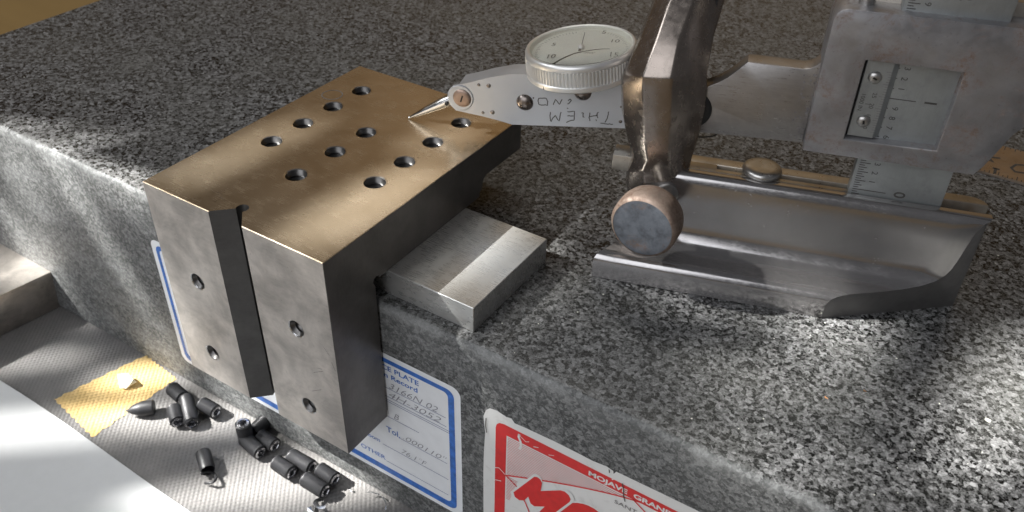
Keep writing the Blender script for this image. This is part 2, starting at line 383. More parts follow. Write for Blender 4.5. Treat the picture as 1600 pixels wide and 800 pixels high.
# maker's sticker, red on white, worn
edge = []
for x, z in [(3.34, -9.5), (3.31, -6.2), (3.30, -4.6), (3.32, -3.6), (3.36, -2.9), (3.30, -2.3), (3.38, -2.04), (3.50, -1.90), (3.72, -1.86), (4.0, -1.91), (4.16, -1.88), (4.26, -1.99), (4.6, -1.96), (5.4, -1.93), (6.2, -1.94), (6.5, -1.97), (6.9, -1.92), (7.08, -1.96), (7.1, -2.06), (7.16, -1.92), (8.2, -1.90), (9.6, -1.89), (14.5, -1.92), (14.6, -9.5)]:
    edge.append((x, z + random.uniform(-.012, .012)))
ms = link('maker_sticker', shape(edge, [], lambda x, y: F(x, y, 1)), M['oldwhite'], gp, 0)
ms['label'] = 'worn red and white maker sticker, torn along its top edge'
out = [(3.69, -9.4), (3.69, -2.5), (3.72, -2.36), (3.80, -2.26), (3.94, -2.22), (14.2, -2.28), (14.2, -9.4)]
inn = [(4.03, -9.4 + .3), (4.03, -2.60), (13.9, -2.60), (13.9, -9.1)]
link('red_frame', shape(out, [inn], lambda x, y: F(x, y, 2)), M['red'], ms, 0)
link('frame_lettering', join([text('MOJAVE  GRANITE  CO.', .225, F(6.44, -2.515, 3), X, Z, .008, width=3.15), ribbon([F(7.08, -2.27, 3), F(7.12, -2.22, 3)], .03, NF)]), M['oldwhite'], ms, 0)
scr = [ribbon([F(4.42, -2.30, 3), F(4.40, -2.42, 3), F(4.46, -2.55, 3), F(4.48, -2.72, 3), F(4.44, -2.86, 3)], .07, NF), ribbon([F(4.40, -2.33, 3), F(4.62, -2.46, 3), F(4.72, -2.40, 3)], .02, NF),
       ribbon([F(4.85, -2.5, 3), F(5.0, -2.44, 3)], .025, NF), ribbon([F(5.3, -2.52, 3), F(5.46, -2.45, 3)], .018, NF), ribbon([F(3.68, -4.1, 3), F(3.82, -4.02, 3), F(4.02, -4.16, 3)], .025, NF), ribbon([F(3.7, -4.6, 3), F(3.9, -4.52, 3)], .02, NF)]
for q_ in scr: link('scuff_mark', q_, M['oldwhite'], ms, 0)
for q_ in ([(7.36, -2.2), (7.42, -2.4), (7.44, -2.62), (7.5, -2.8)], [(6.98, -1.95), (7.0, -2.06)], [(3.40, -2.3), (3.38, -2.6), (3.42, -2.85)]):
    link('tear_mark', ribbon([F(a, b, 5) for a, b in q_], .028, NF), M['ink'], ms, 0)
# hatching between the frame and the sweep line
def sweep(x): t = (x - 4.05) / 3.9; return -4.18 + 1.62 * (1 - (1 - min(1, max(0, t))) ** 1.25)
hs = []
z = -2.66
while z > -5.2:
    xs = 4.06; xe = None
    x = 4.06
    while x < 7.9 and sweep(x) < z - .02: x += .02
    # region above the sweep: x where sweep(x) < z
    if z > -4.15: hs.append(ribbon([F(4.07, z, 2), F(min(x, 7.85), z, 2)], .022, NF))
    else: hs.append(ribbon([F(4.07, z, 2), F(max(4.1, 4.07 + (z + 5.6) * .25), z, 2)], .022, NF))
    z -= .062
tag(link('hatching', join(hs), M['redline'], ms, 0), kind='stuff')
pl = [F(4.05, -4.19, 3)] + [F(x, sweep(x), 3) for x in np.linspace(4.05, 7.9, 20)]
link('sweep_line', join([ribbon(pl, .045, NF), ribbon([F(4.05, -4.19, 3), F(4.42, -4.42, 3), F(4.7, -4.9, 3), F(5.0, -5.6, 3)], .04, NF), ribbon([F(7.7, -2.6, 3), F(8.3, -3.0, 3), F(8.8, -3.3, 3)], .04, NF)]), M['red'], ms, 0)
Mp = [(4.31, -4.70), (4.93, -3.62), (5.02, -3.57), (5.12, -3.60), (5.17, -3.70), (5.15, -4.05), (5.72, -3.62), (5.85, -3.58), (5.98, -3.64), (6.04, -3.76), (6.02, -3.88), (5.5, -4.85), (5.2, -5.4), (4.95, -5.4), (5.30, -4.60), (4.98, -4.82), (4.86, -4.78), (4.78, -4.55), (4.66, -4.80), (4.50, -4.90), (4.36, -4.86)]
def ell(cx, cz, a, b, n=30, sh=0): return [(cx + a * math.cos(2 * PI * k / n) + sh * b * math.sin(2 * PI * k / n), cz + b * math.sin(2 * PI * k / n)) for k in range(n)]
back = [(x, z) for x, z in ell(5.2, -4.4, 1.06, .98)]
link('lettering_backing', join([shape([(x + (x - 5.15) * .12, z + (z + 4.3) * .14) for x, z in Mp], [], lambda x, y: F(x, y, 4.5)), shape(ell(6.45, -4.55, .82, 1.0, sh=.2), [], lambda x, y: F(x, y, 3.4))]), M['oldwhite'], ms, 0)
link('big_lettering', join([shape(Mp, [], lambda x, y: F(x, y, 5)), shape(ell(6.45, -4.55, .74, .9, sh=.2), [ell(6.4, -4.6, .26, .34, sh=.2)], lambda x, y: F(x, y, 4)),
                            text('JAVE', 1.6, F(7.3, -5.2, 4.2), X, Z, .03, .3)]), M['red'], ms, 0)
link('small_lettering', text('SANTA ANA, CALIFORNIA', .19, F(7.22, -3.05, 4), X, Z, width=2.9), M['faint'], ms, 0)

# ------------------------------------------------------------------ mat, tape, paper
def weave(x, y, p=.175): return .036 * np.abs(np.sin(PI * (x + y * .8) / p) * np.sin(PI * (x - y * .8) / p)) ** .7 + .012 * np.sin(x * .9 + y * .4)
def weave_sheet(x0, x1, y0, y1, step, z, lift=0, warp=None):
    nx = int((x1 - x0) / step); ny = int((y1 - y0) / step)
    u, v = np.meshgrid(np.linspace(0, 1, nx), np.linspace(0, 1, ny), indexing='ij')
    if warp is None: x = x0 + (x1 - x0) * u; y = y0 + (y1 - y0) * v
    else: x, y = warp(u, v)
    h = z + weave(x, y) + lift; co = np.stack([x, y, h], -1).reshape(-1, 3)
    i = np.arange(nx * ny).reshape(nx, ny); f = np.stack([i[:-1, :-1], i[1:, :-1], i[1:, 1:], i[:-1, 1:]], -1).reshape(-1, 4)
    me = bpy.data.meshes.new('w'); me.vertices.add(len(co)); me.vertices.foreach_set('co', co.ravel()); me.loops.add(f.size); me.loops.foreach_set('vertex_index', f.ravel().astype(np.int32))
    me.polygons.add(len(f)); me.polygons.foreach_set('loop_start', np.arange(0, f.size, 4, dtype=np.int32)); me.update(calc_edges=True); me.validate(); return me
def front(x): return -2.15 + .10 * np.sin(x * .35) + .02 * (x + 10)
def mw(u, v):
    x = -27 + 31 * u; y = front(x) + (2.1 - front(x)) * v; return x, y
mt = thing('woven_mat', 'grey woven vinyl mat lying along the foot of the granite plate', 'mat', (-10, 0, T))
link('mat_sheet', weave_sheet(-27, 4, -2, 2, .034, T, 0, mw), M['mat'], mt, 80)
c00, c10, c01, c11 = [np.array((onz(a, b, T))[:2]) for a, b in ((85, 625), (145, 684), (228, 556), (276, 592))]
def tw(u, v):
    uu = u + .012 * np.sin(v * 40); vv = v + .008 * np.sin(u * 50)
    return tuple(c00[k] * (1 - uu) * (1 - vv) + c10[k] * uu * (1 - vv) + c01[k] * (1 - uu) * vv + c11[k] * uu * vv for k in (0, 1))
tp = link('tape_strip', weave_sheet(0, 2.3, 0, 3.4, .034, T, .012, tw), M['tape'], mt, 80)
tp['label'] = 'strip of yellow tape stuck across the mat'
pm = []
nx, ny = 60, 40; v = []; f = []
for i in range(nx + 1):
    for j in range(ny + 1):
        x = -30 + 40 * i / nx; y1 = float(front(x)) + .12 - .012 * (x + 10); y = y1 - 22 * (j / ny) ** 1.3
        v.append((x, y, T + .10 + .03 * math.sin(x * .3) * math.exp(y / 6 + .4)))
for i in range(nx):
    for j in range(ny): a = i * (ny + 1) + j; f.append((a, a + ny + 1, a + ny + 2, a + 1))
pp = mesh(v, f); tag(link('paper_sheet', pp, M['paper'], smooth=80), 'white sheet of paper overlapping the front edge of the woven mat', 'paper')
# steel block leaning at the left
sb = thing('steel_block', 'dull steel block resting on the mat at the left, cut by the picture edge', 'block', tuple(onz(98, 476, T)))
a0 = onz(101, 476, T + .03); a1 = onz(87.5, 421, T + 1.98); bx = onz(0, 526, T + .03) - a0; bx = bx * 2.0; by = Vector((-11, .6, 0)); up = a1 - a0
sb.location = a0
link('block_body', boxm(a0, bx, by, up, .04), M['blockface'], sb)

# ------------------------------------------------------------------ angle plate
L, H, HB, TL, HP = 8.67, 2.426, -4.228, 1.699, .793
def arc(cy, cz, r, a0, a1, n=5): return [(cy + r * math.cos(a0 + (a1 - a0) * k / n), cz + r * math.sin(a0 + (a1 - a0) * k / n)) for k in range(n + 1)]
prof = [(0, H), (L, H), (L, 1.378), (6.80, 1.378), (6.70, 1.34), (6.62, 1.22), (6.60, 1.08), (6.54, .98), (6.45, .93), (6.45, HP)]
prof += [(1.86, HP), (1.86, .86), (1.75, .89), (1.66, .86), (1.63, .77), (1.66, .68), (TL, .64), (TL, HB), (0, HB)]
ap = thing('angle_plate', 'large ground steel angle plate with threaded holes hanging over the granite edge', 'angle plate', (-3.15, 4, HP))
body = extrude([(-6.3, y, z) for y, z in prof], (6.3, 0, 0), .018, 1)
vg = extrude([(-3.82 - .02, -.02, HB - 1), (-3.32, .50, HB - 1), (-3.14, .50, HB - 1), (-2.64 + .02, -.02, HB - 1), (-3.0, -.5, HB - 1), (-3.5, -.5, HB - 1)], (0, 0, 10))
vr = lathe([(0, 0), (.165, 0), (.165, 10), (0, 10)], 24, (-3.22, .58, HB - 1))
HR = .305
tops = [(-5.06, 7.30), (-5.07, 6.0), (-5.07, 4.71), (-5.05, 3.42), (-3.21, 5.33), (-3.20, 4.0), (-3.23, 2.5), (-1.30, 7.37), (-1.29, 5.97), (-1.28, 4.66), (-1.27, 3.39)]
fronts = [(-4.97, -.34), (-5.09, -3.06), (-1.29, -.24), (-1.29, -3.06)]
cut = [lathe([(0, 0), (HR, 0), (HR, 4), (0, 4)], 28, (x, y, -.3)) for x, y in tops]
cutf = [lathe([(0, 0), (HR * .86, 0), (HR * .86, 1.55), (0, 1.55)], 28, (x, -.2, z), (0, 1, 0)) for x, z in fronts]
body = difference(body, [vg, vr, join(cut), join(cutf)])
ob = link('plate_body', body, None, ap, 25)
ob.data.materials.clear()
M['vee'] = steel('vee_shade_steel', (.13, .125, .12), .38, (1, 1, 8), metal=.6, scratch=.2)  # shadow inside the groove painted in as dark steel
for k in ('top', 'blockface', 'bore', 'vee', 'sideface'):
    if k == 'sideface': M[k] = steel('shade_toned_side', (.20, .19, .18), .36, (1, 8, 1), (.5, 0, 0), .3, metal=.8, scratch=.3, sscale=.6)  # shade of the side faces put into a darker copy of the steel
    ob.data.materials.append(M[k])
pl_ = wloc(ap)
for p in ob.data.polygons:
    n = p.normal; c = p.center + pl_
    if n.z > .7 and c.z > H - .1: i = 0
    elif n.y < -.9 and c.y < .05: i = 1
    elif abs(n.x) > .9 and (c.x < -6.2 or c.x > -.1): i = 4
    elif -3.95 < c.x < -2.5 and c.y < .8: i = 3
    else: i = 2
    if i == 2 and any((c.x - x) ** 2 + (c.y - y) ** 2 > 9e9 for x, y in tops): i = 2
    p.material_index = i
def threadm(loc, axis, r, depth, pitch=.13):
    """internal screw thread with a chamfered mouth"""
    n = 28; v = []; f = []; z = Vector(axis); x = Vector((1, 0, 0)); y = z.cross(x); turns = depth / pitch; rows = []
    m = int(turns * 4)
    for i in range(m + 1):
        ph = i / 4; row = []
        for k in range(n):
            a = 2 * PI * k / n; h = (ph + k / n) * pitch
            q = abs(((ph) % 1) * 2 - 1); rr = r - .012 - .07 * (1 - q)
            if i == 0: rr = r + .004; h = 0
            h = min(max(h, 0), depth)
            v.append(Vector(loc) + z * h + (x * math.cos(a) + y * math.sin(a)) * rr)
    for i in range(m):
        for k in range(n): a, b = i * n + k, i * n + (k + 1) % n; f.append((a, b, b + n, a + n))
    return mesh(v, f)
tm = None
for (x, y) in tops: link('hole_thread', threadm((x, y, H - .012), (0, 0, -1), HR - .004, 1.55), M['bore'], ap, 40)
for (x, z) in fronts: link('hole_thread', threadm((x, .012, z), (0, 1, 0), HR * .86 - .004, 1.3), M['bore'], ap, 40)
rim = []
for (x, y) in tops:
    link('hole_chamfer', lathe([(HR - .012, -.016), (HR + .026, .0035)], 32, (x, y, H)), M['needle'], ap, 60)
for (x, z) in fronts:
    link('hole_chamfer', lathe([(HR * .86 - .012, -.016), (HR * .86 + .02, .0035)], 32, (x, 0, z), (0, -1, 0)), M['needle'], ap, 60)
sm = []
for q in ([(404, 160), (440, 176), (470, 190)],): pass
nU = Vector((0, 0, 1))
for pts in ([(334, 316), (348, 306), (338, 298)], [(330, 296), (352, 314)], [(258, 272), (262, 276), (270, 279)], [(455, 330), (474, 322)]):
    sm.append(ribbon([onz(a, b, H + .004) for a, b in pts], .008, nU))
for q_ in sm: link('scratch_mark', q_, M['chip'], ap, 0)
rg = onz(519, 148, H + .004)
link('ring_mark', lathe([(.30, 0), (.33, 0)], 30, tuple(rg)), M['faint'], ap, 0)
sm = [ribbon([onp(a, b, (0, -.004, 0), (0, 1, 0)) for a, b in pts], .01, NF) for pts in ([(504, 540), (515, 556)], [(490, 582), (505, 580)], [(488, 611), (502, 609)], [(496, 575), (503, 577)], [(518, 566), (524, 580)])]
for q_ in sm: link('scratch_mark', q_, M['ink'], ap, 0)

# ------------------------------------------------------------------ parallel bar
pb = thing('parallel_bar', 'flat ground steel parallel bar lying on granite under the angle plate', 'parallel bar', (0, 4, 0))
link('bar_body', boxm((-5.2, 2.205, .004), (7.9, 0, 0), (0, 3.563, 0), (0, 0, HP - .008), .015, 1), M['bar'], pb)

# ------------------------------------------------------------------ height gauge
hg = thing('height_gauge', 'old steel vernier height gauge with a hollow ground base and stained sliding head', 'height gauge', tuple(W(-4, 0, 0)))
P_ = [(.30, 2.90), (.27, 2.955), (.2, 2.975), (.06, 2.965), (-.02, 2.92), (-.075, 2.82), (-.11, 2.6), (-.14, 2.2), (-.165, 1.8), (-.19, 1.5), (-.225, 1.3), (-.29, 1.12), (-.40, .98), (-.56, .885), (-.75, .825), (-.92, .80), (-1.04, .78), (-1.13, .725), (-1.19, .64), (-1.22, .54), (-1.235, .40), (-1.24, .03), (-1.2, .003), (.30, .003)]
def lx(e): return -9.6 + max(0, min(1, (e + 1.22) / 1.22)) * 1.05
def rx(e): return -3.36 * max(0, -e) / 1.22 - .1 if e < 0 else -.1
NS = 14; v = []; f = []
for e, z in P_:
    a, b = lx(e), rx(e)
    for k in range(NS + 1): v.append(W(a + (b - a) * k / NS, e, z))
m = len(P_)
for i in range(m):
    for k in range(NS): a = i * (NS + 1) + k; j = ((i + 1) % m) * (NS + 1) + k; f.append((a, a + 1, j + 1, j))
sf = len(f)
f += [tuple(i * (NS + 1) for i in range(m)), tuple(i * (NS + 1) + NS for i in range(m - 1, -1, -1))]
bm_ = recalc(mesh(v, f)); bo = link('base', bm_, M['base'], hg, 35); bo.data.materials.append(M['baseend'])
for p in bo.data.polygons:
    if len(p.vertices) > 4: p.material_index = 1
def gbox(a0, a1, b0, b1, z0, z1, bev=.02, seg=2): return boxm(W(a0, b0, z0), E1 * (a1 - a0), E2 * (b1 - b0), EZ * (z1 - z0), bev, seg)
M['railtop'] = steel('base_rail_steel', (.52, .48, .42), .30, (1, 1, 1), stain=.2, metal=.85, pit=.2)
# rear rail with rounded right end
ro = [(-9.0, .66), (-9.0, 1.02), (-.6, 1.02), (-.35, .98), (-.18, .86), (-.1, .66)]
link('rear_rail', extrude([W(a, b, .003) for a, b in ro], EZ * 2.965, .02), M['railtop'], hg)
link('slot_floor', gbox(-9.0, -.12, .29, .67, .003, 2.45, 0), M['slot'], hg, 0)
link('rail_end', gbox(-9.55, -6.80, .38, .98, 2.52, 2.965, .02), M['railtop'], hg)
link('front_rail', gbox(-9.0, -3.0, .30, .47, .8, 2.955, .015), M['railtop'], hg)
nut = lathe([(0, 0), (.46, 0), (.50, .03), (.51, .10), (.49, .16), (.44, .20), (.30, .215), (.12, .20), (0, .195)], 48, tuple(W(-5.66, .60, 2.968)))
link('clamp_nut', nut, M['bolt'], hg, 50)
# beam with graduations
beam = link('beam', gbox(-3.50, -1.27, .30, .64, 2.3, 15.5, .02), M['beam'], hg)
NG = -E2
tk = []
z0 = one(1410, 159, .30).z
inch = 2.50 * .985
def beam_p(a, z, k=1): return W(a, .30 - .004 * k, z)
z1in = one(1430, 160, .30).z + .02
zz = z1in - 2.54 * 1.2; i = -48
for i in range(-60, 110):
    z = z1in + i * 2.54 / 40
    if z > 15.3 or z < 2.5: continue
    ln = .30 if i % 4 == 0 else (.24 if i % 2 == 0 else .18)
    if i % 40 == 0: ln = .85
    tk.append(ribbon([beam_p(-3.42, z), beam_p(-3.47 + ln, z)], .022, NG))
t = join(tk); tag(link('scale_marks', t, M['ink'], beam, 0), kind='stuff')
dg_ = []
for i in range(-1, 5):
    dg_.append(text(str(i + 1), .38, beam_p(-2.42, z1in + i * 2.54 + .10), -EZ, E1, .006))
    for d in range(1, 10):
        z = z1in + i * 2.54 + d * .254
        if z < 15: dg_.append(text(str(d), .20, beam_p(-3.08, z + .06), -EZ, E1))
tag(link('scale_numbers', join(dg_), M['ink'], beam, 0), kind='stuff')
# head
ho = [G(one(*q, .08)) for q in ((1258, 232), (1282, 108))]
hp = [(-4.86, 4.10), (-4.90, 6.2), (-4.90, 7.45), (-4.86, 7.6), (-4.77, 7.69), (-4.62, 7.73), (1.4, 7.73), (1.4, 6.0), (.55, 6.0), (-.05, 5.72), (-.42, 5.3), (-.62, 4.75), (-.78, 4.35), (-.92, 4.10)]
wd = [(-3.99, 4.56), (-1.89, 4.60), (-1.88, 6.59), (-4.0, 6.60)]
hd = shape(hp, [wd], lambda x, y: W(x, .0, y)); solid(hd, E2 * 1.06); bevel_mesh(hd, .028, 2, 40)
hd_ = link('sliding_head', hd, M['gauge'], hg, 40)
hd2 = difference(hd_.data, []) if False else None
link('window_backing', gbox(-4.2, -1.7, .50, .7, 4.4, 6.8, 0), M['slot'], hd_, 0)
# arm (toward the clamp)
ar = [(-4.88, 4.13), (-4.88, 6.30), (-4.98, 6.17), (-5.10, 6.09), (-5.25, 6.05), (-6.40, 6.05), (-6.55, 6.04), (-6.75, 5.80), (-6.95, 5.58), (-7.15, 5.42), (-7.40, 5.27), (-7.75, 5.15), (-8.3, 5.10), (-8.5, 5.05), (-8.5, 4.03), (-7.5, 4.0)]
am = shape(ar, [], lambda x, y: W(x, .36, y)); solid(am, E2 * .52); bevel_mesh(am, .02, 2, 40)
link('measuring_arm', am, M['arm'], hg, 30)
rgh = []
for k in range(60):
    z = random.uniform(4.2, 5.95); a = -4.93 - random.random() ** 2 * .3
    rgh.append(lathe([(0, 0), (random.uniform(.008, .035), 0)], 7, tuple(W(a, .354, z)), tuple(-E2)))
tag(link('casting_pits', join(rgh), M['faint'], hg, 0), kind='stuff')
# vernier plate in the window
vp = [W(-3.93, .40, 4.62), W(-3.93, .14, 4.62), W(-3.34, .14, 4.62), W(-3.20, .285, 4.62), W(-3.20, .40, 4.62)]
vo = link('vernier_plate', extrude(vp, EZ * 1.95, .012, 1), M['beam'], hg, 20)
vt = []
for k in range(26):
    z = 4.78 + k * .062; vt.append(ribbon([W(-3.332, .136, z), W(-3.332 - (.14 if k % 5 == 0 else .08), .136, z)], .011, NG))
tag(link('vernier_marks', join(vt), M['faint'], vo, 0), kind='stuff')
link('vernier_numbers', join([text(s, .14, W(-3.62, .135, 4.98 + i * .27), -EZ, E1, 0) for i, s in enumerate(['10', '15', '20', '25'])] + [text('1', .14, W(-3.72, .135, 5.52), -EZ, E1), text('1000 IN.', .14, W(-3.86, .135, 5.75), -EZ, E1)]), M['ink'], vo, 0)
def slotscrew(px, py, e2, r, ang, name, mat, parent, h=.08, slotw=.05):
    c = one(px, py, e2); c0 = c
    me = lathe([(0, h), (r * .5, h * .95), (r * .8, h * .7), (r * .96, h * .3), (r, 0)], 28, tuple(c), tuple(-E2))
    s = link(name, me, mat, parent, 60)
    d = (E1 * math.cos(ang) + EZ * math.sin(ang))
    sl = [c - E2 * (h * (1 - .55 * abs(t) ** 2) + .004) + d * r * .88 * t for t in np.linspace(-1, 1, 7)]
    link('screw_slot', ribbon(sl, slotw, NG), M['slot'], s, 0); return s
slotscrew(1367, 121, .13, .155, math.radians(-25), 'vernier_screw', M['bolt'], hg)
slotscrew(1349, 189, .13, .155, math.radians(-78), 'vernier_screw', M['bolt'], hg)
st = []
for s, (px, py) in zip('USDE', ((1508, 158), (1507, 176), (1500, 194), (1495, 205))):
    st.append(text(s, .2, one(px, py, .074), Vector(E1 * .3 - EZ), Vector(E1 + EZ * .3), 0))
link('stamped_letters', join(st), M['faint'], hd_, 0)
link('head_lock_screw', lathe([(0, 0), (.17, 0), (.17, .5), (.2, .52), (.2, .7), (0, .7)], 24, tuple(W(-4.25, .5, 7.7))), M['bolt'], hg, 40)
link('head_rear_block', gbox(-4.6, 1.2, .70, 1.2, 6.4, 8.05, .03), M['railtop'], hg)
# steel rule lying on the granite behind the gauge
sr = thing('steel_rule', 'tarnished steel rule lying on the granite behind the height gauge head', 'ruler', tuple(onz(1560, 255, 0)))
r0, r1 = onz(1521, 268, .0), onz(1600, 290, .0); rd = (r1 - r0).normalized(); rp = Vector((-rd.y, rd.x, 0))
ru0 = onz(1556, 229, 0); wid = abs((ru0 - r0).dot(rp))
base_ = r0 - rd * 3.2
link('rule_body', boxm(base_ + EZ * .003, rd * 26, rp * wid, EZ * .09, .012, 1), M['rule'], sr)
mk = []
for k in range(180):
    p = base_ + rd * (k * .14) + EZ * .097; ln = .28 if k % 4 == 0 else (.2 if k % 2 == 0 else .12)
    mk.append(ribbon([p + rp * .02, p + rp * ln], .03, EZ)); q = base_ + rd * (k * .16) + rp * wid + EZ * .097; mk.append(ribbon([q - rp * .02, q - rp * ln], .03, EZ))
tag(link('rule_marks', join(mk), M['ink'], sr, 0), kind='stuff')
gl = [[(1538, 247), (1552, 253), (1545, 245), (1563, 247)], [(1551, 262), (1562, 265)], [(1556, 263), (1554, 271)], [(1600, 258), (1588, 257), (1580, 262), (1586, 268), (1600, 270)]]
link('rule_numerals', join([ribbon([onz(a, b, .10) for a, b in g], .09, EZ) for g in gl]), M['ink'], sr, 0)

# ------------------------------------------------------------------ indicator clamp (snug)
ck = thing('indicator_clamp', 'brown forged steel clamp joining the dial indicator to the height gauge arm', 'clamp', tuple(W(-8.5, .8, 2.6)))
# sections from top to bottom: pixel on the photographed outline, depth along the gauge's normal
secs = [
 [(1034, -34, 2.2), (1040, -32, 1.2), (1062, -34, .9), (1094, -40, .9), (1145, -34, 1.7), (1120, -36, 2.6)],
 [(1017, 8, 1.9), (1022, 6, .9), (1044, 8, .5), (1082, 8, .5), (1131, 8, 1.3), (1105, 0, 2.2)],
 [(996, 62, 1.5), (1000, 62, .4), (1026, 62, -.05), (1062, 62, -.05), (1117, 55, .8), (1090, 50, 1.8)],
 [(972, 112, 1.2), (974, 118, .0), (1004, 120, -.5), (1050, 122, -.5), (1106, 112, .3), (1080, 95, 1.4)],
 [(970, 128, 1.2), (972, 134, .0), (1004, 136, -.5), (1049, 138, -.5), (1106, 130, .25), (1080, 110, 1.4)],
 [(971, 170, 1.2), (974, 182, .0), (1006, 186, -.5), (1048, 188, -.5), (1103, 172, .25), (1075, 160, 1.3)],
 [(979, 212, 1.1), (982, 224, .0), (1008, 232, -.48), (1046, 236, -.48), (1092, 216, .25), (1066, 200, 1.2)],
 [(986, 236, 1.0), (990, 246, .0), (1012, 250, -.45), (1046, 252, -.45), (1082, 246, .3), (1062, 225, 1.1)],
 [(980, 256, 1.0), (982, 266, .0), (1004, 268, -.40), (1050, 264, -.35), (1076, 272, .4), (1058, 245, 1.1)],
 [(977, 284, 1.0), (980, 296, .2), (1008, 300, .1), (1052, 296, .1), (1070, 302, .6), (1050, 275, 1.1)],
 [(984, 312, 1.0), (988, 318, .5), (1014, 322, .4), (1046, 318, .4), (1061, 318, .8), (1046, 300, 1.1)],
]
v = []; f = []
for s in secs:
    for (a, b, e) in s: v.append(one(a, b, e))
n = 6
for i in range(len(secs) - 1):
    for k in range(n): f.append((i * n + k, i * n + (k + 1) % n, (i + 1) * n + (k + 1) % n, (i + 1) * n + k))
f += [tuple(range(n - 1, -1, -1)), tuple(range((len(secs) - 1) * n, len(secs) * n))]
cm = recalc(mesh(v, f)); bevel_mesh(cm, .055, 2, 16)
link('clamp_body', cm, M['clamp'], ck, 40)
KA = (-E2 * .975 - E1 * .22).normalized()
kc = one(1003, 357, -1.9)
link('clamp_screw_neck', lathe([(.30, 0), (.30, 1.3), (.34, 1.6), (.34, 2.2)], 24, tuple(kc - KA * .6), tuple(-KA)), M['bolt'], ck, 60)
ks = link('clamp_knob', lathe([(.78, .0), (.83, -.03), (.87, -.10), (.88, -.25), (.87, -.6), (.82, -.78), (.72, -.88), (.3, -.92), (0, -.92)], 56, tuple(kc), tuple(KA)), M['knobside'], ck, 50)
link('knob_face', lathe([(0, .004), (.4, .004), (.72, .0), (.79, -.014)], 48, tuple(kc), tuple(KA)), M['knobface'], ks, 50)
link('hub_washer', lathe([(0, .1), (.38, .06), (.49, .03), (.51, 0), (.51, -.2), (0, -.2)], 40, tuple(one(1080, 171, .34)), tuple(-E2)), M['black'], ck, 50)
link('rear_plate', gbox(-7.56, -7.50, 1.1, 1.9, 4.6, 7.6, .01, 1), M['oxide'], ck)
link('spring_wire', tube([one(1086, 214, .9), one(1100, 214, .9), one(1112, 213, .9), one(1120, 210, .9)], .02), M['black'], ck)

# ------------------------------------------------------------------ dial test indicator
ti = thing('test_indicator', 'satin grey dial test indicator touching the angle plate with its pointed stylus', 'dial indicator', tuple(W(-15.88, 1.6, H)))
IE = 1.2
def zz8(a, b): return (620 + a / 5.714, 80 + b / 5.714)
nose = [(735, 178.5), (722, 175.5)] 
pc = (719.5, 153)
nosearc = [(712.5, 172.5), (704.5, 165), (700.2, 155), (700.2, 146), (704, 138), (708, 133.6), (714, 132.6)]
outl = [(1010, 203), (975, 200.5), (826, 195.6), (800, 194.6), (778, 188), (753, 181.5), (730, 176.5)] + nosearc + [(732, 129.2), (765, 121.2), (797, 116), (828, 116.4), (905, 119), (1010, 122)]
def inplane(pts, e): return [G(one(a, b, e))[::2] for a, b in pts]
o2 = inplane(outl, IE)
bo = [(x, z) for x, z in o2]
bsh = shape([(x + (.0 if i > 5 else 0), z) for i, (x, z) in enumerate(o2)], [], lambda x, y: W(x, IE, y)); solid(bsh, E2 * .05)
link('side_plate', bsh, M['satin'], ti, 30)
body_out = inplane([(1010, 202), (826, 194.8), (800, 193.8), (753, 180.5), (730, 175.5), (716, 170), (712, 160), (712, 140), (716, 133.2), (732, 130), (765, 122), (797, 116.8), (828, 117.2), (905, 119.8), (1010, 122.8)], IE)
bsh = shape(body_out, [], lambda x, y: W(x, IE + .055, y)); solid(bsh, E2 * .68); bevel_mesh(bsh, .015, 1, 20)
link('indicator_body', bsh, M['satin'], ti, 20)
# nose boss with pivot screw
c = one(719.5, 152.5, IE - .01)
link('nose_boss', lathe([(0, .02), (.36, .02), (.385, -.01), (.385, -.03)], 40, tuple(c), tuple(-E2)), M['satin'], ti, 40)
slotscrew(722, 153.5, IE - .03, .27, math.radians(74), 'pivot_screw', M['screwbrown'], ti, .05, .045)
slotscrew  # pivot done
for px, py, r in ((820, 160, .25), (910.5, 144, .25)):
    link('dome_screw', lathe([(0, .12), (.1, .11), (.18, .075), (.235, .02), (.25, -.02)], 32, tuple(one(px, py, IE)), tuple(-E2)), M['rivet'], ti, 60)
for px, py, r in ((748, 132.5, .052), (763.5, 133.8, .075), (754.5, 176, .052), (769.5, 175.5, .075), (969.5, 190, .055), (714.5, 142, .03), (833.5, 153, .025), (970, 167, .03)):
    link('rivet', lathe([(0, .025), (r * .7, .02), (r, -.01)], 14, tuple(one(px, py, IE)), tuple(-E2)), M['rivet'], ti, 60)
tip = onz(638.5, 184, H + .03); nb = one(704, 155.5, IE + .40)
dv = (tip - nb); Ld = dv.length
link('stylus', lathe([(.165, -.25), (.165, .1), (.145, Ld * .3), (.105, Ld * .6), (.055, Ld * .86), (.03, Ld * .955), (.026, Ld * .97), (.036, Ld * .985), (.03, Ld), (0, Ld + .02)], 28, tuple(nb), tuple(dv)), M['needle'], ti, 60)
link('stylus_pin', lathe([(0, .05), (.05, .05), (.06, 0)], 12, tuple(one(698, 161.5, IE + .22)), tuple(-E2)), M['black'], ti, 60)
def z6(a, b): return (740 + a / 6.154, 100 + b / 6.154)
